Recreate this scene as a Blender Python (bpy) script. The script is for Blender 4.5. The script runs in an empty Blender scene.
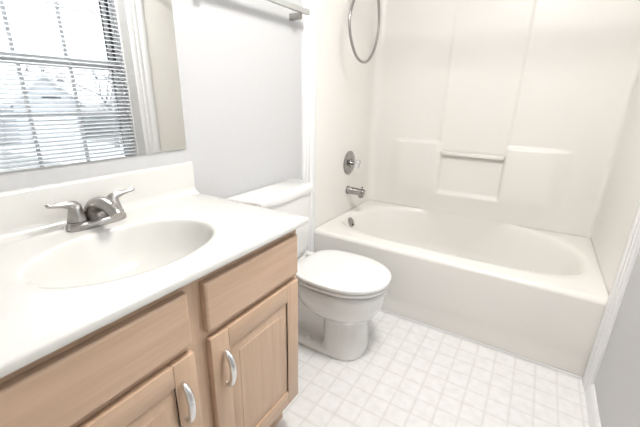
import bpy, bmesh, math, random
from mathutils import Vector, Matrix
from math import sin, cos, pi, radians as rad

random.seed(7)
S = bpy.context.scene
COL = S.collection

# ------------------------------------------------------------------ camera
cam_data = bpy.data.cameras.new('camera')
cam_data.sensor_width = 36.0
cam_data.lens = 347.742 / 640.0 * 36.0
cam_data.clip_start = 0.02
cam_data.clip_end = 300
cam = bpy.data.objects.new('camera', cam_data)
COL.objects.link(cam)
YAW, PITCH, ROLL = 0.5513, -0.3197, 0.0191
_F = Vector((-sin(YAW) * cos(PITCH), cos(YAW) * cos(PITCH), sin(PITCH)))
_R = _F.cross(Vector((0, 0, 1))).normalized()
_U = _R.cross(_F)
_R2 = cos(ROLL) * _R + sin(ROLL) * _U
_U2 = -sin(ROLL) * _R + cos(ROLL) * _U
cam.matrix_world = Matrix(((_R2.x, _U2.x, -_F.x, 1.1366),
                           (_R2.y, _U2.y, -_F.y, -1.7611),
                           (_R2.z, _U2.z, -_F.z, 1.2230),
                           (0, 0, 0, 1)))
S.camera = cam

# ------------------------------------------------------------------ world, exposure
world = bpy.data.worlds.new('overcast_sky')
S.world = world
world.use_nodes = True
wn = world.node_tree.nodes
wl = world.node_tree.links
bgn = wn['Background']
tc = wn.new('ShaderNodeTexCoord')
sx = wn.new('ShaderNodeSeparateXYZ')
cr = wn.new('ShaderNodeValToRGB')
cr.color_ramp.elements[0].position = 0.0
cr.color_ramp.elements[0].color = (0.93, 0.96, 1.0, 1)
cr.color_ramp.elements[1].position = 0.6
cr.color_ramp.elements[1].color = (0.86, 0.93, 1.0, 1)
wl.new(tc.outputs['Generated'], sx.inputs[0])
wl.new(sx.outputs['Z'], cr.inputs[0])
wl.new(cr.outputs[0], bgn.inputs[0])
bgn.inputs[1].default_value = 1.05

S.view_settings.view_transform = 'Standard'
S.view_settings.look = 'None'
S.view_settings.gamma = 1.0
S.view_settings.use_curve_mapping = False
S.view_settings.exposure = 1.45
CEILING_LIGHT_POWER = 31.0

# ------------------------------------------------------------------ dimensions
W = 1.524            # room and tub length
H = 0.42             # tub rim
D = 0.864            # tub depth
YB = -2.35           # wall behind the camera
ZC = 2.44            # ceiling

# ------------------------------------------------------------------ materials
def principled(name, base, rough=0.5, metal=0.0, coat=0.0, spec=0.5):
    m = bpy.data.materials.new(name)
    m.use_nodes = True
    b = m.node_tree.nodes['Principled BSDF']
    b.inputs['Base Color'].default_value = (*base, 1)
    b.inputs['Roughness'].default_value = rough
    b.inputs['Metallic'].default_value = metal
    b.inputs['Coat Weight'].default_value = coat
    b.inputs['Specular IOR Level'].default_value = spec
    return m

def mottled(name, c1, c2, scale, rough, bump=0.0, coat=0.0, detail=4, spec=0.5):
    m = principled(name, c1, rough, 0, coat, spec)
    nt = m.node_tree
    b = nt.nodes['Principled BSDF']
    t = nt.nodes.new('ShaderNodeTexCoord')
    n = nt.nodes.new('ShaderNodeTexNoise')
    n.inputs['Scale'].default_value = scale
    n.inputs['Detail'].default_value = detail
    r = nt.nodes.new('ShaderNodeValToRGB')
    r.color_ramp.elements[0].position = .35
    r.color_ramp.elements[1].position = .65
    r.color_ramp.elements[0].color = (*c1, 1)
    r.color_ramp.elements[1].color = (*c2, 1)
    nt.links.new(t.outputs['Object'], n.inputs['Vector'])
    nt.links.new(n.outputs['Fac'], r.inputs[0])
    nt.links.new(r.outputs[0], b.inputs['Base Color'])
    if bump:
        bp = nt.nodes.new('ShaderNodeBump')
        bp.inputs['Strength'].default_value = bump
        bp.inputs['Distance'].default_value = 0.002
        nt.links.new(n.outputs['Fac'], bp.inputs['Height'])
        nt.links.new(bp.outputs[0], b.inputs['Normal'])
    return m

def wood(name, axis):
    """pale maple with fine grain running along the given axis"""
    m = principled(name, (.6, .42, .3), .38, 0, 0.15)
    nt = m.node_tree
    b = nt.nodes['Principled BSDF']
    t = nt.nodes.new('ShaderNodeTexCoord')
    mp = nt.nodes.new('ShaderNodeMapping')
    sc = [26, 26, 26]
    sc['xyz'.index(axis)] = 1.6
    mp.inputs['Scale'].default_value = sc
    n1 = nt.nodes.new('ShaderNodeTexNoise')
    n1.inputs['Scale'].default_value = 2.2
    n1.inputs['Detail'].default_value = 6
    n1.inputs['Distortion'].default_value = 0.6
    n2 = nt.nodes.new('ShaderNodeTexNoise')
    n2.inputs['Scale'].default_value = 5.0
    n2.inputs['Detail'].default_value = 2
    mix = nt.nodes.new('ShaderNodeMath')
    mix.operation = 'MULTIPLY_ADD'
    mix.inputs[1].default_value = 0.35
    r = nt.nodes.new('ShaderNodeValToRGB')
    r.color_ramp.elements[0].position = .38
    r.color_ramp.elements[0].color = (.520, .352, .236, 1)
    r.color_ramp.elements[1].position = .98
    r.color_ramp.elements[1].color = (.635, .455, .320, 1)
    nt.links.new(t.outputs['Object'], mp.inputs[0])
    nt.links.new(mp.outputs[0], n1.inputs['Vector'])
    nt.links.new(t.outputs['Object'], n2.inputs['Vector'])
    nt.links.new(n2.outputs['Fac'], mix.inputs[0])
    nt.links.new(n1.outputs['Fac'], mix.inputs[2])
    nt.links.new(mix.outputs[0], r.inputs[0])
    nt.links.new(r.outputs[0], b.inputs['Base Color'])
    return m

def vinyl(name, pitch, px, py):
    """sheet vinyl printed with small pale tiles"""
    m = principled(name, (.85, .85, .84), .32)
    nt = m.node_tree
    L = nt.links
    b = nt.nodes['Principled BSDF']
    t = nt.nodes.new('ShaderNodeTexCoord')
    s = nt.nodes.new('ShaderNodeSeparateXYZ')
    L.new(t.outputs['Object'], s.inputs[0])
    def math_(op, a, v=None, w=None):
        n = nt.nodes.new('ShaderNodeMath')
        n.operation = op
        for i, q in enumerate((a, v, w)):
            if q is None:
                continue
            if isinstance(q, (int, float)):
                n.inputs[i].default_value = q
            else:
                L.new(q, n.inputs[i])
        return n.outputs[0]
    ds = []
    for k, ph in (('X', px), ('Y', py)):
        u = math_('DIVIDE', math_('SUBTRACT', s.outputs[k], ph), pitch)
        f = math_('FRACT', math_('ADD', u, 100.0))
        ds.append(math_('MINIMUM', f, math_('SUBTRACT', 1.0, f)))
    d = math_('SMOOTH_MIN', ds[0], ds[1], 0.10)
    n = nt.nodes.new('ShaderNodeTexNoise')
    n.inputs['Scale'].default_value = 60
    n.inputs['Detail'].default_value = 3
    L.new(t.outputs['Object'], n.inputs['Vector'])
    dn = math_('ADD', d, math_('MULTIPLY', math_('SUBTRACT', n.outputs['Fac'], .5), .06))
    rr = nt.nodes.new('ShaderNodeValToRGB')
    e = rr.color_ramp.elements
    e[0].position = .015
    e[0].color = (.755, .745, .725, 1)
    e[1].position = .085
    e[1].color = (.84, .835, .825, 1)
    L.new(dn, rr.inputs[0])
    n2 = nt.nodes.new('ShaderNodeTexNoise')
    n2.inputs['Scale'].default_value = 26
    n2.inputs['Detail'].default_value = 5
    L.new(t.outputs['Object'], n2.inputs['Vector'])
    r2 = nt.nodes.new('ShaderNodeValToRGB')
    r2.color_ramp.elements[0].position = .35
    r2.color_ramp.elements[0].color = (.94, .935, .925, 1)
    r2.color_ramp.elements[1].position = .6
    r2.color_ramp.elements[1].color = (1, 1, 1, 1)
    L.new(n2.outputs['Fac'], r2.inputs[0])
    mx = nt.nodes.new('ShaderNodeMix')
    mx.data_type = 'RGBA'
    mx.blend_type = 'MULTIPLY'
    mx.inputs['Factor'].default_value = 1
    L.new(rr.outputs[0], mx.inputs['A'])
    L.new(r2.outputs[0], mx.inputs['B'])
    L.new(mx.outputs['Result'], b.inputs['Base Color'])
    return m

M = {}
M['wall'] = mottled('wall_paint', (.592, .592, .594), (.598, .598, .600), 40, .6)
M['ceil'] = mottled('ceiling_paint', (.82, .82, .82), (.84, .84, .84), 60, .8, .1)
M['trim'] = principled('white_trim_paint', (.86, .86, .865), .35)
M['floor'] = vinyl('floor_vinyl', .0866, 1.147, -0.012)
M['acrylic'] = mottled('bone_acrylic', (.83, .81, .768), (.84, .82, .778), 3, .27, 0, .15)
M['marble'] = mottled('cultured_marble', (.69, .68, .648), (.705, .695, .662), 4, .2, 0, .3)
M['china'] = mottled('vitreous_china', (.79, .785, .765), (.80, .795, .775), 3, .08, 0, .5)
M['seat'] = principled('toilet_seat_plastic', (.80, .795, .775), .22)
M['woodv'] = wood('maple_upright_grain', 'z')
M['woodh'] = wood('maple_level_grain', 'y')
M['woodx'] = wood('maple_side_grain', 'z')
M['nickel'] = mottled('brushed_nickel', (.42, .40, .38), (.48, .46, .44), 90, .30)
M['nickel'].node_tree.nodes['Principled BSDF'].inputs['Metallic'].default_value = 1
M['chrome'] = principled('chrome', (.40, .392, .385), .08, 1)
M['satin'] = principled('satin_chrome', (.80, .80, .80), .25, 1)
M['hose'] = principled('hose_metal', (.40, .385, .37), .35, 1)
M['dark'] = principled('black_rubber', (.02, .02, .02), .5)
M['mirror'] = principled('mirror_silver', (.80, .81, .80), 0.0, 1)
M['bar'] = principled('towel_bar_paint', (.45, .45, .43), .3)
M['slat'] = principled('blind_slat_white', (.86, .88, .91), .4)
M['vinylframe'] = principled('window_vinyl', (.90, .92, .95), .4)
M['clear'] = principled('clear_acrylic', (.95, .96, .96), .05)
M['clear'].node_tree.nodes['Principled BSDF'].inputs['Transmission Weight'].default_value = .7
M['beige_paint'] = principled('door_paint', (.80, .79, .77), .4)

def glass_mat():
    m = bpy.data.materials.new('window_glass')
    m.use_nodes = True
    nt = m.node_tree
    nt.nodes.remove(nt.nodes['Principled BSDF'])
    tr = nt.nodes.new('ShaderNodeBsdfTransparent')
    gl = nt.nodes.new('ShaderNodeBsdfGlossy')
    gl.inputs['Roughness'].default_value = 0.0
    fr = nt.nodes.new('ShaderNodeFresnel')
    fr.inputs['IOR'].default_value = 1.3
    mx = nt.nodes.new('ShaderNodeMixShader')
    nt.links.new(fr.outputs[0], mx.inputs[0])
    nt.links.new(tr.outputs[0], mx.inputs[1])
    nt.links.new(gl.outputs[0], mx.inputs[2])
    nt.links.new(mx.outputs[0], nt.nodes['Material Output'].inputs[0])
    return m
M['glass'] = glass_mat()

def lamp_mat(name, strength):
    m = principled(name, (.9, .88, .84), .4)
    b = m.node_tree.nodes['Principled BSDF']
    b.inputs['Emission Color'].default_value = (1, .975, .945, 1)
    b.inputs['Emission Strength'].default_value = strength
    return m

# ------------------------------------------------------------------ mesh helpers
def bx(bm, lo, hi, bevel=0.0, seg=2, mi=0):
    """axis aligned box added to a bmesh, edges bevelled"""
    t = bmesh.new()
    bmesh.ops.create_cube(t, size=1)
    lo, hi = Vector(lo), Vector(hi)
    for v in t.verts:
        v.co = Vector(((lo[i] + hi[i]) / 2 + v.co[i] * (hi[i] - lo[i]) for i in range(3)))
    if bevel:
        bmesh.ops.bevel(t, geom=list(t.edges), offset=bevel, segments=seg, profile=.5, affect='EDGES')
    merge(bm, t, mi)

def merge(bm, t, mi=0):
    mp = {v: bm.verts.new(v.co) for v in t.verts}
    for f in t.faces:
        try:
            g = bm.faces.new([mp[v] for v in f.verts])
            g.material_index = mi
        except ValueError:
            pass
    t.free()

def loft(bm, loops, cap0=True, cap1=True, closed=True, mi=0):
    """skin a list of equal-length vertex loops"""
    rows = [[bm.verts.new(p) for p in lp] for lp in loops]
    n = len(rows[0])
    for a, b in zip(rows, rows[1:]):
        for i in range(n if closed else n - 1):
            j = (i + 1) % n
            f = bm.faces.new((a[i], a[j], b[j], b[i]))
            f.material_index = mi
    if cap0:
        bm.faces.new(rows[0][::-1]).material_index = mi
    if cap1:
        bm.faces.new(rows[-1]).material_index = mi
    return rows

def tube(bm, pts, r, n=10, up=None, flat=1.0, caps=True):
    """sweep a round or flattened section along a path; r a number or a list"""
    pts = [Vector(p) for p in pts]
    loops = []
    ref = Vector(up) if up else None
    prev = None
    for i, p in enumerate(pts):
        t = (pts[min(i + 1, len(pts) - 1)] - pts[max(i - 1, 0)]).normalized()
        if ref is not None:
            a = (ref - t * ref.dot(t))
        elif prev is None:
            q = Vector((0, 0, 1)) if abs(t.z) < .9 else Vector((1, 0, 0))
            a = q - t * q.dot(t)
        else:
            a = prev - t * prev.dot(t)
        a.normalize()
        prev = a
        b = t.cross(a)
        rr = r[i] if isinstance(r, (list, tuple)) else r
        fl = flat[i] if isinstance(flat, (list, tuple)) else flat
        loops.append([p + a * (rr * fl * cos(2 * pi * k / n)) + b * (rr * sin(2 * pi * k / n)) for k in range(n)])
    loft(bm, loops, caps, caps)

def lathe(bm, prof, origin, axis='z', n=32):
    """profile of (radius, height) spun about an axis through origin"""
    o = Vector(origin)
    loops = []
    for r, h in prof:
        r = max(r, 1e-4)
        lp = []
        for k in range(n):
            a = 2 * pi * k / n
            c, s = r * cos(a), r * sin(a)
            lp.append(o + (Vector((c, s, h)) if axis == 'z' else Vector((h, c, s)) if axis == 'x' else Vector((s, h, c))))
        loops.append(lp)
    loft(bm, loops)

def smoothpath(pts, k=6):
    """Catmull-Rom through points"""
    P = [Vector(p) for p in pts]
    P = [P[0] * 2 - P[1]] + P + [P[-1] * 2 - P[-2]]
    out = []
    for i in range(1, len(P) - 2):
        for j in range(k):
            t = j / k
            a, b, c, d = P[i - 1:i + 3]
            out.append(.5 * ((2 * b) + (-a + c) * t + (2 * a - 5 * b + 4 * c - d) * t * t + (-a + 3 * b - 3 * c + d) * t ** 3))
    out.append(P[-2])
    return out

def obj(name, bm, mat, parent=None, smooth=40, mods=()):
    me = bpy.data.meshes.new(name)
    bmesh.ops.remove_doubles(bm, verts=list(bm.verts), dist=1e-6)
    bmesh.ops.recalc_face_normals(bm, faces=list(bm.faces))
    if smooth:
        for f in bm.faces:
            f.smooth = True
        for e in bm.edges:
            if len(e.link_faces) == 2 and e.calc_face_angle(0) > rad(smooth):
                e.smooth = False
    bm.to_mesh(me)
    bm.free()
    for m in (mat if isinstance(mat, (list, tuple)) else [mat]):
        me.materials.append(m)
    o = bpy.data.objects.new(name, me)
    COL.objects.link(o)
    if parent is not None:
        o.parent = parent
        root = parent
        off = Vector((0, 0, 0))
        while root is not None:
            off += root.location
            root = root.parent
        o.location = -off + Vector((0, 0, 0))
    return o

def tag(o, label, cat, group=None):
    o['label'] = label
    o['category'] = cat
    if group:
        o['group'] = group
    return o

def thing(name, label, cat, loc=(0, 0, 0), group=None):
    o = bpy.data.objects.new(name, None)
    o.empty_display_size = .1
    COL.objects.link(o)
    o.location = loc
    return tag(o, label, cat, group)

def struct(name, bm, m, parent=None, smooth=40):
    o = obj(name, bm, m, parent, smooth)
    if parent is None:
        o['kind'] = 'structure'
    return o

# parts are modelled in world coordinates and parented to an Empty at the thing's base
# (obj() cancels the parents' offset so that the mesh stays where it was modelled)

# ------------------------------------------------------------------ room shell
bm = bmesh.new()
bx(bm, (-.15, YB - .12, -.1), (W + .15, D + .15, 0))
struct('floor', bm, M['floor'])
bm = bmesh.new()
bx(bm, (-.15, YB - .12, ZC), (W + .15, D + .15, ZC + .1))
struct('ceiling', bm, M['ceil'])
bm = bmesh.new()
bx(bm, (-.15, YB - .12, 0), (0, 0, ZC))
bx(bm, (-.15, 0, 0), (-.03, D + .15, ZC))
struct('wall_left', bm, M['wall'])
bm = bmesh.new()
bx(bm, (-.03, D + .03, 0), (W + .03, D + .15, ZC))
struct('wall_far', bm, M['wall'])

# window opening in the right wall
WY0, WY1, WZ0, WZ1 = -1.141, -.186, .700, 2.15
bm = bmesh.new()
bx(bm, (W, YB - .12, 0), (W + .15, WY0, ZC))
bx(bm, (W, WY1, 0), (W + .15, 0, ZC))
bx(bm, (W, WY0, 0), (W + .15, WY1, WZ0))
bx(bm, (W, WY0, WZ1), (W + .15, WY1, ZC))
bx(bm, (W + .03, 0, 0), (W + .15, D + .15, ZC))
struct('wall_right', bm, M['wall'])
# wall behind the camera with its door
DX0, DX1 = .66, 1.42
bm = bmesh.new()
bx(bm, (0, YB - .12, 0), (DX0, YB, ZC))
bx(bm, (DX1, YB - .12, 0), (W, YB, ZC))
bx(bm, (DX0, YB - .12, 2.04), (DX1, YB, ZC))
struct('wall_near', bm, M['wall'])

def casing_bm(side):
    """upright casing board beside the tub, a stepped profile"""
    bm = bmesh.new()
    x0 = 0.0 if side == 'left' else W
    s = 1 if side == 'left' else -1
    y0, y1 = (-.125, -.002)
    prof = [(y0, 0), (y0, .010), (y0 + .006, .013), (y0 + .030, .013), (y0 + .034, .010), (y0 + .040, .010),
            (y0 + .044, .015), (y0 + .066, .015), (y0 + .072, .011), (y0 + .080, .016), (y1 - .004, .017), (y1, .014), (y1, 0)]
    loops = [[Vector((x0 + s * d, y, z)) for y, d in prof] for z in (0.0, ZC)]
    loft(bm, loops)
    return bm
struct('trim_1', casing_bm('left'), M['trim'])
struct('trim_2', casing_bm('right'), M['trim'])

def baseboard(name, p0, p1, nrm, h=.085):
    bm = bmesh.new()
    n = Vector((*nrm, 0))
    prof = [(0, 0), (.012, 0), (.012, h * .8), (.009, h * .88), (.004, h), (0, h)]
    loops = [[Vector((*p, 0)) + n * d + Vector((0, 0, z)) for d, z in prof] for p in (p0, p1)]
    loft(bm, loops)
    return struct(name, bm, M['trim'])
baseboard('baseboard_right', (W, -.126), (W, YB), (-1, 0))
baseboard('baseboard_left', (0, -.126), (0, -.905), (1, 0))

# window_1: vinyl double hung window with six panes a sash
bm = bmesh.new()
fx0, fx1 = W + .060, W + .125
fr = .030
for lo, hi in (((fx0, WY0, WZ0), (fx1, WY0 + fr, WZ1)), ((fx0, WY1 - fr, WZ0), (fx1, WY1, WZ1)),
               ((fx0, WY0 + fr, WZ0), (fx1, WY1 - fr, WZ0 + fr)), ((fx0, WY0 + fr, WZ1 - fr), (fx1, WY1 - fr, WZ1))):
    bx(bm, lo, hi, .003)
win = struct('window_1', bm, M['vinylframe'])
ZM = 1.428
def sash(name, x0, x1, z0, z1):
    bm = bmesh.new()
    ya, yb = WY0 + fr, WY1 - fr
    w = .032
    for lo, hi in (((x0, ya, z0), (x1, ya + w, z1)), ((x0, yb - w, z0), (x1, yb, z1)),
                   ((x0, ya + w, z0), (x1, yb - w, z0 + w)), ((x0, ya + w, z1 - w), (x1, yb - w, z1))):
        bx(bm, lo, hi, .003)
    xc = (x0 + x1) / 2
    for y in (-.805, -.521):
        bx(bm, (xc - .006, y - .010, z0 + w), (xc + .006, y + .010, z1 - w))
    zc = (z0 + z1) / 2
    bx(bm, (xc - .0055, ya + w, zc - .009), (xc + .0055, yb - w, zc + .009))
    o = obj(name, bm, M['vinylframe'], win)
    bm = bmesh.new()
    bx(bm, (xc + .008, ya + w - .004, z0 + w - .004), (xc + .011, yb - w + .004, z1 - w + .004))
    obj('glass_pane', bm, M['glass'], win)
    return o
sash('lower_sash', W + .066, W + .092, WZ0 + fr, ZM + .017)
sash('upper_sash', W + .094, W + .120, ZM - .042, WZ1 - fr)
bm = bmesh.new()
bx(bm, (W + .001, WY0 + .0005, WZ0 + .0002), (W + .0595, WY1 - .0005, WZ0 + .012), .002)
so = obj('window_sill', bm, M['trim'], win)
for ya, yb in ((WY0 + .0003, WY0 + .007), (WY1 - .007, WY1 - .0003)):
    bm = bmesh.new()
    bx(bm, (W + .0003, ya, WZ0 + .0125), (W + .0597, yb, WZ1 - .0003), .001, 1)
    obj('jamb_liner', bm, M['trim'], win)

# door behind the camera
bm = bmesh.new()
bx(bm, (DX0 + .004, YB - .075, .008), (DX1 - .004, YB - .04, 2.036), .002)
dr = struct('door_1', bm, M['beige_paint'])
bm = bmesh.new()
lathe(bm, [(0.0, 0), (.03, 0), (.03, .006), (.012, .012), (.012, .03), (.024, .04), (.028, .052), (.02, .064), (0, .066)], (DX0 + .07, YB - .04, .95), 'y', 24)
obj('door_knob', bm, M['satin'], dr)

# ------------------------------------------------------------------ bathtub
def rim_pt(a):
    """basin outline at angle a, about the centre of the tub"""
    cx, cy = .762, .45
    c, s = cos(a), sin(a)
    ax = .718 if c > 0 else .736
    if s < 0:
        e, b = 3.6, .335
    else:
        e, b = 2.0, .460
    r = (abs(c / ax) ** e + abs(s / b) ** e) ** (-1 / e)
    return cx, cy, r * c, r * s

N = 128
angs = []
for k in range(N):
    angs.append(2 * pi * k / N)
tubx = thing('bathtub', 'bone coloured bathtub with a plain front apron filling the alcove', 'bathtub', (W / 2, D / 2, 0))
bm = bmesh.new()
outer, loops = [], []
OX0, OX1, OY0, OY1 = .004, W - .004, .026, D - .001
def rect_hit(a):
    cx, cy = .762, .45
    c, s = cos(a), sin(a)
    t = min(((OX1 - cx) if c > 0 else (cx - OX0)) / max(abs(c), 1e-9), ((OY1 - cy) if s > 0 else (cy - OY0)) / max(abs(s), 1e-9))
    return cx + t * c, cy + t * s
# sample angles so that the rectangle's corners are hit exactly
for (xx, yy) in ((OX0, OY0), (OX1, OY0), (OX1, OY1), (OX0, OY1)):
    a = math.atan2(yy - .45, xx - .762) % (2 * pi)
    k = min(range(N), key=lambda i: abs(angs[i] - a))
    angs[k] = a
def basin_loop(scale_in, z):
    lp = []
    for a in angs:
        cx, cy, dx, dy = rim_pt(a)
        L = math.hypot(dx, dy)
        # inward offset grows slower at the steep front and back, faster at the sloped ends
        w = abs(dx) / L
        f = 1 - scale_in * (0.75 + 0.55 * w)
        lp.append(Vector((cx + dx * f, min(cy + dy * f, D - .0015), z)))
    return lp
loops.append([Vector((*rect_hit(a), H)) for a in angs])
mid = []
for a in angs:
    cx, cy, dx, dy = rim_pt(a)
    rx, ry = rect_hit(a)
    mid.append(Vector((cx + dx + (rx - cx - dx) * .35, min(cy + dy + (ry - cy - dy) * .35, D - .001), H + .001)))
loops.append(mid)
for s_, dz in ((0.0, 0.0), (.010, -.0025), (.022, -.009), (.034, -.020), (.045, -.035), (.075, -.10), (.11, -.18), (.15, -.25), (.19, -.295), (.25, -.325), (.34, -.338), (.55, -.342), (.9, -.345)):
    loops.append(basin_loop(s_, H + dz))
loft(bm, loops, cap0=False, cap1=True)
# apron: rolled front edge, flat face, soft recess near the floor
ap = [(OY0, H)]
for q in range(1, 9):
    t = q / 8 * pi / 2
    ap.append((OY0 - .026 * sin(t), H - .026 + .026 * cos(t)))
ap += [(0, .30), (0, .17), (.001, .150), (.0035, .130), (.006, .110), (.0078, .090), (.008, .05), (.008, .001), (.05, .001)]
xs = [OX0] + [OX0 + (OX1 - OX0) * k / 20 for k in range(1, 20)] + [OX1]
loft(bm, [[Vector((x, y, z)) for y, z in ap] for x in xs], False, False, closed=False)
tub_mesh = obj('tub_body', bm, M['acrylic'], tubx, smooth=50)
bm = bmesh.new()
tube(bm, [(OX0 + .002, -.0005, .0055), (W / 2, -.0005, .0055), (OX1 - .016, -.0005, .0055)], .0045, 8)
obj('caulk_bead', bm, M['trim'], tubx)['label'] = 'white caulk line along the floor'
# overflow plate on the sloped left end of the basin
bm = bmesh.new()
lathe(bm, [(0, 0), (.036, 0), (.036, .004), (.031, .009), (.018, .011), (.0, .0115)], (0, 0, 0), 'x', 32)
bx(bm, (.010, -.004, -.030), (.022, .004, -.012), .002)
for v in bm.verts:
    v.co = Matrix.Rotation(rad(-24), 4, 'Y') @ v.co + Vector((.078, .392, .370))
obj('overflow_plate', bm, M['chrome'], tubx)
bm = bmesh.new()
lathe(bm, [(0, 0), (.032, 0), (.030, .004), (.012, .005), (0, .006)], (.36, .45, H - .342), 'z', 24)
obj('tub_drain', bm, M['chrome'], tubx)

# ------------------------------------------------------------------ tub surround (one moulded shell)
ZT = 2.02
def sstep(e0, e1, v):
    t = max(0.0, min(1.0, (v - e0) / (e1 - e0)))
    return t * t * (3 - 2 * t)
def plan_path():
    pts = []
    rl, rr = .055, .030
    x0, x1 = .003, W - .003
    for k in range(13):
        pts.append((x0, -.0 + (D - rl) * k / 12, 1, 0))
    for k in range(1, 7):
        a = k / 7 * pi / 2
        pts.append((x0 + rl - rl * cos(a), D - rl + rl * sin(a), cos(a), -sin(a)))
    xs = sorted(set([round(x0 + rl + (x1 - rr - x0 - rl) * k / 150, 4) for k in range(151)]))
    for x in xs:
        pts.append((x, D, 0, -1))
    for k in range(1, 7):
        a = k / 7 * pi / 2
        pts.append((x1 - rr + rr * sin(a), D - rr + rr * cos(a), -sin(a), -cos(a)))
    for k in range(13):
        pts.append((x1, D - rr - (D - rr) * k / 12, -1, 0))
    return pts
NL, NR = .553, .962        # niche sides
def relief(x, z):
    """how far the moulded back stands out from the plain wall"""
    low = sstep(.150, .265, x) * (1 - sstep(1.225, 1.345, x))
    # raised lower field, its top edge a small rounded ledge
    top = 1 - sstep(.925, .950, z)
    base = .022 * low * top * sstep(.43, .62, z)
    inn = sstep(NL - .010, NL + .008, x) * (1 - sstep(NR - .008, NR + .010, x))
    # niche
    niche = inn * sstep(.565, .590, z) * (1 - sstep(.876, .880, z))
    r = base * (1 - niche) + niche * (-.012)
    # upright centre panel above the shelf
    cp = sstep(NL - .040, NL - .010, x) * (1 - sstep(NR + .006, NR + .010, x)) * sstep(.876, .880, z)
    r = r * (1 - cp) + cp * .010
    return r
zs = [.36, H, .45, .48, .51, .54, .555, .562, .569, .576, .583, .59, .60, .64, .68, .72, .76, .80, .84, .868, .876, .878, .880, .90, .915, .922, .929, .936, .943, .950, .957, .965, 1.0, 1.1, 1.25, 1.4, 1.55, 1.7, 1.85, ZT]
path = plan_path()
def surround_rows(off):
    rows = []
    for z in zs:
        row = []
        for (x, y, nx, ny) in path:
            d = relief(x, z) if (ny == -1 and nx == 0 and off == 0) else 0
            row.append(Vector((x + nx * (d - off), y + ny * (d - off), max(z, H + .0016))))
        rows.append(row)
    return rows
sur = thing('tub_surround', 'bone coloured moulded shower wall with a recessed soap niche above the tub', 'shower wall', (W / 2, D, H))
bm = bmesh.new()
A = surround_rows(0)
B = surround_rows(.02)
ra = [[bm.verts.new(p) for p in r] for r in A[1:]]
rb = [[bm.verts.new(p) for p in r] for r in B[1:]]
n = len(path)
for R_, flip in ((ra, False), (rb, True)):
    for i in range(len(R_) - 1):
        for j in range(n - 1):
            q = (R_[i][j], R_[i][j + 1], R_[i + 1][j + 1], R_[i + 1][j])
            bm.faces.new(q[::-1] if flip else q)
for j in range(n - 1):
    bm.faces.new((ra[-1][j], ra[-1][j + 1], rb[-1][j + 1], rb[-1][j]))
    bm.faces.new((ra[0][j + 1], ra[0][j], rb[0][j], rb[0][j + 1]))
for i in range(len(ra) - 1):
    bm.faces.new((ra[i][0], ra[i + 1][0], rb[i + 1][0], rb[i][0]))
    bm.faces.new((ra[i + 1][-1], ra[i][-1], rb[i][-1], rb[i + 1][-1]))
obj('wall_shell', bm, M['acrylic'], sur, smooth=60)
bm = bmesh.new()
bx(bm, (NL + .000, D - .020, .852), (NR - .002, D + .004, .8785), .005, 3)
obj('niche_shelf', bm, M['acrylic'], sur)

# ------------------------------------------------------------------ tub fittings
VY, VZ = .466, .787
v = thing('shower_valve', 'round chrome shower valve with clear knob above the tub spout', 'shower valve', (.0035, VY, VZ))
bm = bmesh.new()
lathe(bm, [(0, 0), (.086, 0), (.086, .004), (.078, .010), (.050, .015), (.032, .017), (.030, .024), (.0, .024)], (.0035, VY, VZ), 'x', 48)
obj('escutcheon', bm, M['chrome'], v)
bm = bmesh.new()
lathe(bm, [(0, 0), (.013, 0), (.013, .030), (0, .030)], (.027, VY, VZ), 'x', 20)
obj('valve_stem', bm, M['chrome'], v)
bm = bmesh.new()
lathe(bm, [(0, 0), (.018, 0), (.027, .008), (.030, .020), (.027, .034), (.019, .040), (0, .041)], (.052, VY, VZ), 'x', 10)
obj('clear_knob', bm, M['clear'], v, smooth=10)['label'] = 'clear faceted knob'

SY, SZ = .461, .588
sp = thing('tub_spout', 'chrome tub spout with diverter pin, just below the round valve', 'tub spout', (.0035, SY, SZ))
bm = bmesh.new()
pp = [(.0035, SY, SZ), (.010, SY, SZ), (.011, SY, SZ), (.03, SY, SZ), (.07, SY, SZ - .001), (.115, SY, SZ - .003), (.132, SY, SZ - .004), (.137, SY, SZ - .0045), (.139, SY, SZ - .005)]
tube(bm, pp, [.031, .031, .0275, .027, .0265, .026, .0255, .023, .018], 28, up=(0, 0, 1))
tube(bm, [(.114, SY, SZ - .010), (.114, SY, SZ - .038), (.114, SY, SZ - .041)], [.0215, .0205, .0185], 24)
obj('spout_body', bm, M['chrome'], sp)
bm = bmesh.new()
lathe(bm, [(0, 0), (.004, 0), (.004, .016), (.008, .018), (.008, .026), (0, .027)], (.122, SY, SZ + .014), 'z', 14)
obj('diverter_pin', bm, M['chrome'], sp)

# hand shower: only its hose loop hangs into the picture
hs = thing('hand_shower', 'flexible chrome shower hose hanging in a loop beside the tub wall', 'hand shower', (.003, .40, 1.96))
bm = bmesh.new()
hx = .12
loop = [(.085, .345, 1.925), (.10, .30, 1.90), (.115, .245, 1.80), (hx, .168, 1.665), (hx, .180, 1.575), (hx, .238, 1.492), (hx, .302, 1.453), (hx, .365, 1.442), (hx, .425, 1.450),
        (hx, .490, 1.490), (hx, .540, 1.555), (hx, .572, 1.64), (hx, .573, 1.70), (.125, .545, 1.78), (.13, .50, 1.86), (.14, .46, 1.93)]
tube(bm, smoothpath(loop, 10), .0085, 12)
hose = obj('hose', bm, M['hose'], hs)
bm = bmesh.new()
tube(bm, smoothpath([(.007, .40, 2.0), (.05, .40, 2.01), (.10, .40, 1.985), (.135, .40, 1.945)], 5), .0095, 12)
lathe(bm, [(0, 0), (.028, 0), (.024, .006), (.010, .008), (0, .008)], (.0035, .40, 2.0), 'x', 24)
obj('shower_arm', bm, M['chrome'], hs)
bm = bmesh.new()
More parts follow.
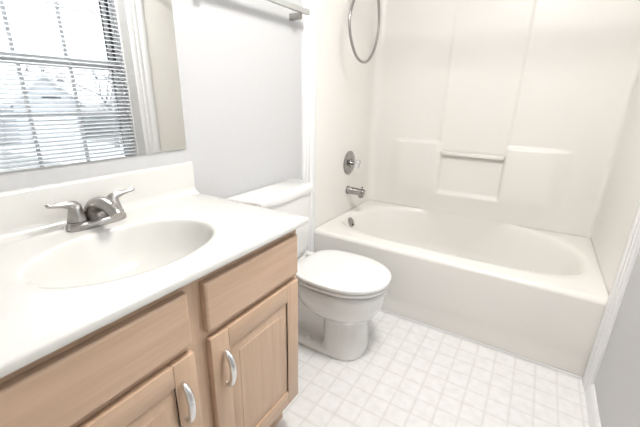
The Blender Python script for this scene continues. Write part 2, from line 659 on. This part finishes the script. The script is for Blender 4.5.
tube(bm, smoothpath([(.13, .47, 1.90), (.15, .44, 1.98), (.18, .41, 2.06), (.21, .39, 2.09)], 5), [.011, .011, .012, .013, .013, .014, .014, .014, .015, .015, .016, .018, .02, .022, .025, .028], 14)
lathe(bm, [(0, 0), (.042, 0), (.046, .01), (.030, .03), (0, .034)], (.225, .385, 2.06), 'z', 24)
obj('spray_head', bm, M['chrome'], hs)

# ------------------------------------------------------------------ towel bar
tb = thing('towel_bar', 'pale grey towel bar on metal posts on the wall above the toilet', 'towel bar', (0, -.50, 1.60))
bm = bmesh.new()
bx(bm, (.055, -.86, 1.609), (.071, -.158, 1.633), .002)
obj('bar', bm, M['bar'], tb)
for py in (-.222, -.79):
    bm = bmesh.new()
    bx(bm, (.0002, py - .012, 1.581), (.062, py + .013, 1.6088), .002)
    obj('post', bm, M['nickel'], tb)

# ------------------------------------------------------------------ mirror
bm = bmesh.new()
bx(bm, (.001, -1.80, 1.031), (.006, -.8964, 2.00), .0015, 1)
mir = obj('wall_mirror', bm, M['mirror'], None)
tag(mir, 'frameless wall mirror above the sink reflecting the window blind', 'mirror')

# ------------------------------------------------------------------ vanity cabinet
VY0, VY1 = -1.775, -.918       # cabinet ends
XF = .530                      # face frame front
ZB, ZTOP = .175, .8435
cab = thing('vanity_cabinet', 'pale maple vanity cabinet under the white sink top', 'cabinet', (.27, -1.35, 0))
bm = bmesh.new()
bx(bm, (.001, VY1 - .018, ZB), (XF - .018, VY1, ZTOP), .001)           # right side panel
bx(bm, (.001, VY0, ZB), (XF - .018, VY0 + .018, ZTOP), .001)           # left side panel
bx(bm, (.001, VY0 + .018, ZB), (XF - .018, VY1 - .018, ZB + .016))     # bottom
bx(bm, (.001, VY0 + .018, ZB + .016), (.008, VY1 - .018, ZTOP))        # back
bx(bm, (.001, VY0, 0), (.46, VY1, ZB))                                 # recessed plinth
obj('carcass', bm, M['woodx'], cab)
bm = bmesh.new()
fy = [(VY0, VY0 + .038), (-1.358, -1.288), (VY1 - .038, VY1)]
for a, b in fy:
    bx(bm, (XF - .018, a, ZB), (XF, b, ZTOP), .0008, 1, 0)
for (a, b) in ((VY0 + .038, -1.358), (-1.288, VY1 - .038)):
    for z0, z1 in ((ZB, ZB + .030), (.660, .692), (ZTOP - .040, ZTOP)):
        bx(bm, (XF - .018, a, z0), (XF, b, z1), .0008, 1, 1)
obj('face_frame', bm, [M['woodv'], M['woodh']], cab)

def slab(bm, y0, y1, z0, z1, x0, x1, ch=.006):
    """flat front with eased edges"""
    def rc(x, i):
        return [Vector((x, y0 + i, z0 + i)), Vector((x, y1 - i, z0 + i)), Vector((x, y1 - i, z1 - i)), Vector((x, y0 + i, z1 - i))]
    loft(bm, [rc(x0, 0), rc(x1 - ch * .7, 0), rc(x1 - ch * .3, ch * .35), rc(x1, ch)])
XD = XF + .0005
bm = bmesh.new()
slab(bm, -1.302, -.934, .684, .816, XD, XD + .019)
obj('drawer_front', bm, M['woodh'], cab, smooth=20)
bm = bmesh.new()
slab(bm, -1.765, -1.348, .684, .816, XD, XD + .019)
obj('false_drawer_front', bm, M['woodh'], cab, smooth=20)

def make_door(y0, y1, z0, z1, handle_y):
    bm = bmesh.new()
    sw = .058
    x0, x1 = XD, XD + .019
    bx(bm, (x0, y0, z0), (x1, y0 + sw, z1), .003, 2, 0)
    bx(bm, (x0, y1 - sw, z0), (x1, y1, z1), .003, 2, 0)
    bx(bm, (x0, y0 + sw, z0), (x1, y1 - sw, z0 + sw), .003, 2, 1)
    bx(bm, (x0, y0 + sw, z1 - sw), (x1, y1 - sw, z1), .003, 2, 1)
    dm = obj('door', bm, [M['woodv'], M['woodh']], cab)
    # raised panel: sits low at the rim, slopes up to a flat field
    bm = bmesh.new()
    a0, a1, c0, c1 = y0 + sw - .004, y1 - sw + .004, z0 + sw - .004, z1 - sw + .004
    def rc(x, i):
        return [Vector((x, a0 + i, c0 + i)), Vector((x, a1 - i, c0 + i)), Vector((x, a1 - i, c1 - i)), Vector((x, a0 + i, c1 - i))]
    loft(bm, [rc(x0 + .002, 0), rc(x0 + .0125, 0), rc(x0 + .0125, .010), rc(x0 + .0135, .013), rc(x0 + .0172, .036), rc(x0 + .0185, .038), rc(x0 + .0185, .041)])
    obj('raised_panel', bm, M['woodv'], dm, smooth=15)
    # arched pull
    bm = bmesh.new()
    zc = z1 - .108
    hp = [(x1 - .001, handle_y, zc - .050), (x1 + .008, handle_y, zc - .051), (x1 + .019, handle_y, zc - .042), (x1 + .026, handle_y, zc - .022), (x1 + .028, handle_y, zc),
          (x1 + .026, handle_y, zc + .022), (x1 + .019, handle_y, zc + .042), (x1 + .008, handle_y, zc + .051), (x1 - .001, handle_y, zc + .050)]
    P = smoothpath(hp, 5)
    nn = len(P) - 1
    rs = [.0055 + .0035 * sin(pi * i / nn) for i in range(nn + 1)]
    tube(bm, P, rs, 14, up=(0, 1, 0), flat=1.0)
    # flatten: thinner across its bow than along the door
    obj('pull_handle', bm, M['satin'], dm)['label'] = 'arched satin chrome pull'
    return dm
make_door(-1.300, -.934, .185, .662, -1.262)
make_door(-1.765, -1.347, .185, .662, -1.390)

# ------------------------------------------------------------------ vanity top with moulded basin
CX1, CY0, CY1, CZ = .559, -1.80, -.889, .864
vt = thing('vanity_sink', 'white cultured marble vanity top with an oval basin', 'sink', (.28, -1.345, .834))
bm = bmesh.new()
BX, BY, BA, BB = .315, -1.322, .158, .221      # basin centre and half axes
NA = 96
aa = [2 * pi * k / NA for k in range(NA)]
def c_hit(a, x0, x1, y0, y1):
    c, s = cos(a), sin(a)
    t = min(((x1 - BX) if c > 0 else (BX - x0)) / max(abs(c), 1e-9), ((y1 - BY) if s > 0 else (BY - y0)) / max(abs(s), 1e-9))
    return BX + t * c, BY + t * s
ins = .007
for (xx, yy) in ((.002, CY0 + ins), (CX1 - ins, CY0 + ins), (CX1 - ins, CY1 - ins), (.002, CY1 - ins)):
    a = math.atan2(yy - BY, xx - BX) % (2 * pi)
    k = min(range(NA), key=lambda i: min(abs(aa[i] - a), 2 * pi - abs(aa[i] - a)))
    aa[k] = a
def edge_loop(i, z):
    out = []
    for a in aa:
        x, y = c_hit(a, .002, CX1 - ins, CY0 + ins, CY1 - ins)
        # push outward by i on the three free sides
        if abs(x - (CX1 - ins)) < 1e-5: x += i
        if abs(y - (CY0 + ins)) < 1e-5: y -= i
        if abs(y - (CY1 - ins)) < 1e-5: y += i
        out.append(Vector((x, y, z)))
    return out
def oval(f, z, dx=0):
    return [Vector((BX + dx + BA * f * cos(a), BY + BB * f * sin(a), z)) for a in aa]
L = [edge_loop(0, CZ - .020), edge_loop(ins * .9, CZ - .020), edge_loop(ins, CZ - .018), edge_loop(ins, CZ - .007), edge_loop(ins * .7, CZ - .002), edge_loop(0, CZ)]
for f, dz in ((1.12, 0), (1.06, -.0004), (1.012, -.0015), (.990, -.006), (.970, -.014), (.945, -.028), (.905, -.050), (.84, -.078), (.74, -.104), (.60, -.122), (.42, -.133), (.24, -.138), (.12, -.140)):
    L.append(oval(f, CZ + dz))
rows = loft(bm, L, cap0=False, cap1=True)
obj('basin_slab', bm, M['marble'], vt, smooth=50)
# backsplash with a coved foot
bm = bmesh.new()
prof = [(.002, CZ), (.052, CZ + .0003), (.043, CZ + .0012), (.036, CZ + .0035), (.030, CZ + .007), (.026, CZ + .012), (.0235, CZ + .018), (.0225, CZ + .026), (.022, CZ + .110), (.020, CZ + .116), (.016, CZ + .119), (.002, CZ + .119)]
loft(bm, [[Vector((x, y, z)) for x, z in prof] for y in (CY0 + .001, CY1 - .001)])
obj('backsplash', bm, M['marble'], vt)
bm = bmesh.new()
lathe(bm, [(0, 0), (.022, 0), (.021, .003), (.012, .004), (.010, .008), (0, .009)], (BX, BY, CZ - .140), 'z', 24)
obj('basin_drain', bm, M['nickel'], vt)

# ------------------------------------------------------------------ basin faucet
FX, FY, FZ = .088, -1.290, CZ
fa = thing('basin_faucet', 'brushed nickel two handle faucet standing behind the basin', 'faucet', (FX, FY, FZ))
bm = bmesh.new()
def stadium(sx_, sy_, z, n=40):
    out = []
    for k in range(n):
        a = 2 * pi * k / n
        c, s = cos(a), sin(a)
        e = 3.2
        r = (abs(c / sx_) ** e + abs(s / sy_) ** e) ** (-1 / e)
        out.append(Vector((FX + r * c, FY + r * s, z)))
    return out
loft(bm, [stadium(.027, .079, FZ + .0002), stadium(.028, .080, FZ + .003), stadium(.028, .080, FZ + .012), stadium(.026, .078, FZ + .018), stadium(.022, .074, FZ + .021)])
obj('base_plate', bm, M['nickel'], fa)
bm = bmesh.new()
sp_path = smoothpath([(FX - .012, FY, FZ + .012), (FX - .006, FY, FZ + .034), (FX + .012, FY, FZ + .056), (FX + .042, FY, FZ + .068), (FX + .076, FY, FZ + .067), (FX + .104, FY, FZ + .056), (FX + .114, FY, FZ + .047)], 6)
nn = len(sp_path) - 1
rr = []
for i in range(nn + 1):
    t = i / nn
    rr.append(.030 - .013 * sstep(0, .75, t))
tube(bm, sp_path, rr, 20, up=(0, 1, 0), flat=[1.0 + .12 * sin(pi * i / nn) for i in range(nn + 1)])
obj('spout', bm, M['nickel'], fa, smooth=60)
for s in (-1, 1):
    hy = FY + s * .0510
    bm = bmesh.new()
    lathe(bm, [(.0, .0), (.0245, 0), (.0245, .004), (.0235, .006), (.0225, .012), (.019, .028), (.0165, .040), (.0135, .048), (.008, .054), (0, .056)], (FX, hy, FZ + .0205), 'z', 28)
    lp = smoothpath([(FX, hy - s * .006, FZ + .058), (FX, hy + s * .006, FZ + .070), (FX + .002, hy + s * .026, FZ + .076), (FX + .004, hy + s * .048, FZ + .079), (FX + .005, hy + s * .066, FZ + .083)], 5)
    mm = len(lp) - 1
    tube(bm, lp, [.0150 - .0065 * sstep(0, .8, i / mm) + (-.003 if i == mm else 0) for i in range(mm + 1)], 16, up=(0, 0, 1), flat=[1.0 - .30 * sstep(.1, .8, i / mm) for i in range(mm + 1)])
    h = obj('lever_handle', bm, M['nickel'], fa, smooth=50)
    bm = bmesh.new()
    lathe(bm, [(0, 0), (.0252, 0), (.0252, .002), (0, .002)], (FX, hy, FZ + .0240), 'z', 28)
    obj('black_seal', bm, M['dark'], h)['label'] = 'thin dark ring under the lever'
bm = bmesh.new()
lathe(bm, [(0, 0), (.0025, 0), (.0025, .036), (.005, .038), (.0055, .044), (.004, .048), (0, .049)], (FX - .021, FY, FZ + .020), 'z', 14)
obj('lift_rod', bm, M['nickel'], fa)

# ------------------------------------------------------------------ toilet
TY = -.395
toi = thing('toilet', 'white toilet with lid down between the vanity and the bathtub', 'toilet', (.30, TY, 0))
def egg(cx, cy, back, front, half, z, n=48, e=2.2, eb=None):
    """closed outline, back and front reach measured from cx"""
    out = []
    for k in range(n):
        a = 2 * pi * k / n
        c, s = cos(a), sin(a)
        ax = front if c > 0 else back
        ee = e if c > 0 else (eb or e)
        r = (abs(c / ax) ** ee + abs(s / half) ** ee) ** (-1 / ee)
        out.append(Vector((cx + r * c, cy + r * s, z)))
    return out
bm = bmesh.new()
# foot plinth
loft(bm, [egg(.36, TY, .25, .215, .128, 0.0, e=3, eb=4), egg(.36, TY, .25, .215, .128, .012, e=3, eb=4), egg(.36, TY, .245, .21, .124, .030, e=3, eb=4), egg(.36, TY, .235, .20, .112, .042, e=3, eb=4)])
# front column
loft(bm, [egg(.45, TY, .085, .130, .124, .002, e=2.6, eb=2.6), egg(.45, TY, .085, .130, .122, .03, e=2.6), egg(.45, TY, .085, .126, .112, .09, e=2.6), egg(.45, TY, .088, .122, .104, .15, e=2.5),
          egg(.45, TY, .095, .125, .104, .20, e=2.4), egg(.45, TY, .11, .135, .115, .25, e=2.3), egg(.45, TY, .12, .15, .13, .30, e=2.2)])
# trapway: bulging passage behind the column
loft(bm, [egg(.28, TY, .16, .20, .060, .01, e=2.5), egg(.28, TY, .15, .20, .062, .10, e=2.5), egg(.27, TY, .13, .20, .080, .18, e=2.4), egg(.26, TY, .12, .20, .085, .26, e=2.4), egg(.24, TY, .16, .2, .10, .33, e=2.6), egg(.22, TY, .17, .2, .11, .38, e=3)])
# bowl
bowl = []
for z, bk, ft, hf in ((.185, .10, .115, .085), (.205, .16, .155, .118), (.24, .195, .195, .148), (.28, .215, .218, .166), (.32, .23, .230, .178), (.350, .238, .234, .182), (.366, .24, .235, .183), (.3735, .236, .228, .176), (.378, .222, .212, .160), (.380, .20, .19, .14)):
    bowl.append(egg(.425, TY, bk, ft, hf, z, e=2.1, eb=2.6))
loft(bm, bowl)
# shelf that carries the tank
loft(bm, [egg(.17, TY, .13, .12, .10, .30, e=4), egg(.17, TY, .14, .13, .13, .35, e=4), egg(.17, TY, .145, .13, .15, .385, e=4), egg(.17, TY, .145, .13, .15, .400, e=4)])
bo = obj('bowl', bm, M['china'], toi, smooth=0)
rm = bo.modifiers.new('remesh', 'REMESH')
rm.mode = 'VOXEL'
rm.voxel_size = .006
rm.use_smooth_shade = True
sm = bo.modifiers.new('smooth', 'SMOOTH')
sm.factor = .5
sm.iterations = 6
# seat ring and closed lid
def plate(bm, z0, z1, cx, back, front, half, e, eb, edge=.005):
    loft(bm, [egg(cx, TY, back - edge * .3, front - edge * .3, half - edge * .3, z0, 64, e, eb), egg(cx, TY, back - edge * .1, front - edge * .1, half - edge * .1, z0 + edge * .1, 64, e, eb), egg(cx, TY, back, front, half, z0 + edge * .3, 64, e, eb),
              egg(cx, TY, back, front, half, z1 - edge, 64, e, eb), egg(cx, TY, back - edge * .3, front - edge * .3, half - edge * .3, z1 - edge * .3, 64, e, eb), egg(cx, TY, back - edge, front - edge, half - edge, z1, 64, e, eb),
              egg(cx, TY, back - edge - .05, front - edge - .05, half - edge - .05, z1 + .002, 64, e, eb)])
bm = bmesh.new()
plate(bm, .394, .4095, .43, .215, .237, .1905, 2.15, 3.2)
obj('seat', bm, M['seat'], toi, smooth=50)
bm = bmesh.new()
plate(bm, .4155, .4335, .43, .22, .241, .194, 2.15, 3.2, .006)
obj('seat_lid', bm, M['seat'], toi, smooth=50)
for s in (-1, 1):
    bm = bmesh.new()
    bx(bm, (.178, TY + s * .075 - .018, .400), (.225, TY + s * .075 + .018, .428), .007, 3)
    obj('hinge', bm, M['seat'], toi)
# tank
TKY = -.478
def tank_loop(x0, x1, half, front_half, z, r=.03):
    pts = []
    def q(x, y):
        pts.append(Vector((x, y, z)))
    q(x0, TKY - half); 
    for k in range(6):
        t = k / 5
        q(x0 + (x1 - r - x0) * t, TKY - half + (half - front_half) * t * t * .8)
    for k in range(1, 8):
        a = k / 8 * pi / 2
        q(x1 - r + r * sin(a), TKY - front_half - (half - front_half) * .2 * (1 - k / 8) + r * (1 - cos(a)))
    for k in range(9):
        t = k / 8 - .5
        q(x1 + .010 * (1 - (2 * t) ** 2), TKY + 2 * t * (front_half - r))
    for k in range(7, 0, -1):
        a = k / 8 * pi / 2
        q(x1 - r + r * sin(a), TKY + front_half + (half - front_half) * .2 * (1 - k / 8) - r * (1 - cos(a)))
    for k in range(5, -1, -1):
        t = k / 5
        q(x0 + (x1 - r - x0) * t, TKY + half - (half - front_half) * t * t * .8)
    q(x0, TKY + half)
    return pts
bm = bmesh.new()
loft(bm, [tank_loop(.05, .125, 0.178, 0.158, .400), tank_loop(.03, .150, 0.213, 0.193, .415), tank_loop(.022, .165, 0.226, 0.193, .47), tank_loop(.020, .172, 0.234, 0.198, .60), tank_loop(.020, .176, 0.240, 0.201, .765)])
obj('tank', bm, M['china'], toi, smooth=50)
bm = bmesh.new()
loft(bm, [tank_loop(.016, .178, 0.242, 0.203, .7655), tank_loop(.010, .186, 0.250, 0.210, .768), tank_loop(.010, .188, 0.252, 0.212, .790), tank_loop(.012, .185, 0.249, 0.209, .797), tank_loop(.020, .176, 0.241, 0.201, .801)])
obj('tank_lid', bm, M['china'], toi, smooth=50)
bm = bmesh.new()
lathe(bm, [(0, 0), (.012, 0), (.012, .008), (0, .010)], (.176, TKY - .15, .715), 'x', 16)
tube(bm, [(.184, TKY - .15, .715), (.190, TKY - .13, .713), (.192, TKY - .09, .709)], [.006, .006, .0075], 12)
obj('flush_lever', bm, M['chrome'], toi)
for s in (-1, 1):
    bm = bmesh.new()
    lathe(bm, [(0.0, 0), (.016, 0), (.016, .006), (.011, .015), (0, .018)], (.30, TY + s * .098, .0405), 'z', 18)
    obj('bolt_cap', bm, M['seat'], toi)

# ------------------------------------------------------------------ window blind
wb = thing('window_blind', 'white horizontal slat blind lowered over the window, seen in the mirror', 'blind', (W + .03, (WY0 + WY1) / 2, WZ0))
bm = bmesh.new()
bx(bm, (W + .003, WY0 + .009, WZ1 - .030), (W + .034, WY1 - .009, WZ1 - .002), .002)
obj('headrail', bm, M['slat'], wb)
bm = bmesh.new()
z = WZ0 + .040
while z < WZ1 - .034:
    y0, y1 = WY0 + .010, WY1 - .010
    tl = .0052       # slats nearly level, tipped a little
    lp = []
    for y in (y0, y1):
        lp.append([Vector((W + .003, y, z - tl)), Vector((W + .018, y, z + .0012)), Vector((W + .033, y, z + tl)), Vector((W + .033, y, z + tl + .0007)), Vector((W + .018, y, z + .0022)), Vector((W + .003, y, z - tl + .0007))])
    loft(bm, lp)
    z += .0262
obj('slats', bm, M['slat'], wb, smooth=30)
bm = bmesh.new()
bx(bm, (W + .004, WY0 + .010, WZ0 + .014), (W + .029, WY1 - .010, WZ0 + .028), .003)
obj('bottom_rail', bm, M['slat'], wb)
for y in (WY0 + .15, (WY0 + WY1) / 2, WY1 - .15):
    bm = bmesh.new()
    for x in (W + .0015, W + .0345):
        tube(bm, [(x, y, WZ0 + .012), (x, y, WZ1 - .02)], .0009, 5)
    obj('ladder_cord', bm, M['slat'], wb)

# ------------------------------------------------------------------ lamps of the room (above the picture)
cl = thing('ceiling_light', 'round white ceiling light in the middle of the room', 'ceiling light', (1.0, -.76, ZC))
bm = bmesh.new()
lathe(bm, [(0, 0), (.20, 0), (.205, -.012), (.200, -.024), (0, -.024)], (1.0, -.76, ZC), 'z', 40)
obj('fitting', bm, M['satin'], cl)
bm = bmesh.new()
lathe(bm, [(0.0, 0), (.188, 0), (.190, -.010), (.174, -.040), (.132, -.066), (.07, -.080), (0, -.084)], (1.0, -.76, ZC - .0245), 'z', 40)
obj('glass_shade', bm, lamp_mat('lit_shade', CEILING_LIGHT_POWER), cl, smooth=60)

# shower curtain rod (above the picture, its shadow falls on the back of the shower)
sr = thing('shower_rod', 'chrome shower curtain rod spanning the tub alcove', 'curtain rod', (0.0, .03, 1.98))
bm = bmesh.new()
tube(bm, [(.013, .04, 1.98), (W - .013, .04, 1.98)], .0125, 18)
obj('rod', bm, M['chrome'], sr)
for x, s in ((.0035, 1), (W - .0035, -1)):
    bm = bmesh.new()
    lathe(bm, [(0, 0), (.030, 0), (.026, s * .008), (.015, s * .012), (0, s * .012)], (x, .04, 1.98), 'x', 24)
    obj('rod_flange', bm, M['chrome'], sr)

# ------------------------------------------------------------------ outdoors, seen through the blind in the mirror
GZ = -2.35
M['lawn'] = mottled('winter_lawn', (.34, .34, .32), (.40, .39, .37), .6, .9)
M['drive'] = mottled('pale_concrete', (.66, .67, .68), (.72, .73, .74), .5, .9)
M['siding'] = mottled('pale_siding', (.56, .57, .59), (.60, .61, .63), 1, .7)
M['roof'] = mottled('grey_shingles', (.58, .59, .61), (.64, .65, .67), 3, .9)
M['garage'] = principled('garage_door_white', (.85, .87, .9), .5)
M['bark'] = mottled('grey_bark', (.16, .16, .17), (.24, .24, .25), 6, .9)
M['shade'] = principled('dark_window', (.10, .11, .13), .15)
M['conifer'] = mottled('dull_hedge', (.16, .18, .18), (.26, .28, .28), 3, .9)
bm = bmesh.new()
bx(bm, (W + 3, -60, GZ - .3), (140, 110, GZ))
gd = struct('ground', bm, M['lawn'])
bm = bmesh.new()
bx(bm, (13, 6.6, GZ + .002), (30, 12.6, GZ + .03))
dv = struct('ground_driveway', bm, M['drive'])

HX = 30.0
ho = thing('neighbour_house', 'pale house with a gabled garage across the street, seen in the mirror', 'house', (HX + 3, 11, GZ))
def gable(x0, x1, y0, y1, ze, za, ridge='x'):
    bm = bmesh.new()
    if ridge == 'x':
        ym = (y0 + y1) / 2
        sec = [(y0, GZ), (y1, GZ), (y1, ze), (ym, za), (y0, ze)]
        loft(bm, [[Vector((x, y, z)) for y, z in sec] for x in (x0, x1)])
    else:
        xm = (x0 + x1) / 2
        sec = [(x0, GZ), (x1, GZ), (x1, ze), (xm, za), (x0, ze)]
        loft(bm, [[Vector((x, y, z)) for x, z in sec] for y in (y0, y1)])
    return bm
def roof_bm(x0, x1, y0, y1, ze, za, ridge='x', t=.16, o=.35):
    bm = bmesh.new()
    if ridge == 'x':
        ym = (y0 + y1) / 2
        k = (za - ze) / (ym - y0)
        sec = [(y0 - o, ze - o * k), (ym, za), (y1 + o, ze - o * k), (y1 + o, ze - o * k + t), (ym, za + t * 1.3), (y0 - o, ze - o * k + t)]
        loft(bm, [[Vector((x, y, z)) for y, z in sec] for x in (x0 - o, x1 + o)])
    else:
        xm = (x0 + x1) / 2
        k = (za - ze) / (xm - x0)
        sec = [(x0 - o, ze - o * k), (xm, za), (x1 + o, ze - o * k), (x1 + o, ze - o * k + t), (xm, za + t * 1.3), (x0 - o, ze - o * k + t)]
        loft(bm, [[Vector((x, y, z)) for x, z in sec] for y in (y0 - o, y1 + o)])
    return bm
obj('garage_wall', gable(HX, HX + 7, 8.3, 12.5, .55, 2.4), M['siding'], ho, smooth=0)
obj('garage_roof', roof_bm(HX, HX + 7, 8.3, 12.5, .55, 2.4), M['roof'], ho, smooth=0)
obj('main_wall', gable(HX + 2.5, HX + 10, -2.0, 8.3, .5, 2.9, 'y'), M['siding'], ho, smooth=0)
obj('main_roof', roof_bm(HX + 2.5, HX + 10, -2.0, 8.3, .5, 2.9, 'y'), M['roof'], ho, smooth=0)
bm = bmesh.new()
for k in range(4):
    bx(bm, (HX - .05, 9.1, GZ + .03 + k * .5), (HX - .005, 12.1, GZ + .51 + k * .5), .01)
obj('garage_door', bm, M['garage'], ho)
bm = bmesh.new()
bx(bm, (HX - .04, 10.1, .75), (HX - .005, 11.3, .98))
obj('gable_vent', bm, M['shade'], ho)
for yy in (1.2, 4.6):
    bm = bmesh.new()
    bx(bm, (HX + 2.45, yy, -1.3), (HX + 2.495, yy + 1.1, 0))
    obj('house_window', bm, M['shade'], ho)

def tree(loc, h, seed, label, spread=.42):
    rnd = random.Random(seed)
    t = thing('bare_tree', label, 'tree', loc, 'bare winter trees outside the window')
    bm = bmesh.new()
    base = Vector(loc)
    def grow(p, d, length, r, lvl):
        pts = [p]
        dd = d.copy()
        q = p.copy()
        for k in range(3):
            dd = (dd + Vector((rnd.uniform(-.16, .16), rnd.uniform(-.16, .16), rnd.uniform(-.05, .12)))).normalized()
            q = q + dd * (length / 3)
            pts.append(q.copy())
        tube(bm, pts, [r, r * .88, r * .76, r * .6], 5 if lvl < 2 else 3)
        if lvl >= 4:
            return
        for k in range(4):
            a = rnd.uniform(0, 2 * pi)
            tilt = rnd.uniform(spread, spread * 2)
            side = dd.orthogonal().normalized()
            side = Matrix.Rotation(a, 3, dd) @ side
            nd = (dd * cos(tilt) + side * sin(tilt)).normalized()
            s = pts[rnd.choice([1, 2, 3, 3])]
            grow(s, nd, length * rnd.uniform(.58, .82), r * .58, lvl + 1)
    grow(base, Vector((0, 0, 1)), h * .34, h * .030, 0)
    obj('branches', bm, M['bark'], t, smooth=60)
    return t
tree((24, 11.7, GZ), 6.2, 3, 'bare winter tree right of the garage, nearest the window')
tree((27, 14.6, GZ), 6.8, 5, 'bare winter tree furthest right beyond the garage')
tree((42, 9.0, GZ), 9.0, 8, 'tall bare tree behind the house roof')
tree((44, 14.5, GZ), 8.6, 11, 'tall bare tree behind the garage gable')

hd = thing('evergreen_hedge', 'dark evergreen hedge beyond the bare trees, right of the garage', 'hedge', (33, 17, GZ))
bm = bmesh.new()
rh = random.Random(4)
cols = []
for i in range(25):
    y = 13.2 + i * .42
    w, hgt = .8 + rh.uniform(-.15, .15), 2.1 + rh.uniform(-.25, .25)
    cols.append([Vector((33 + w * cx, y + rh.uniform(-.08, .08), GZ + .01 + max(0, hgt * cz + rh.uniform(-.08, .08) * cz))) for cx, cz in ((-1, 0), (-1.1, .3), (-1.05, .6), (-.8, .85), (-.3, 1), (.3, 1), (.8, .85), (1.05, .6), (1.1, .3), (1, 0))])
loft(bm, cols)
obj('foliage', bm, M['conifer'], hd)
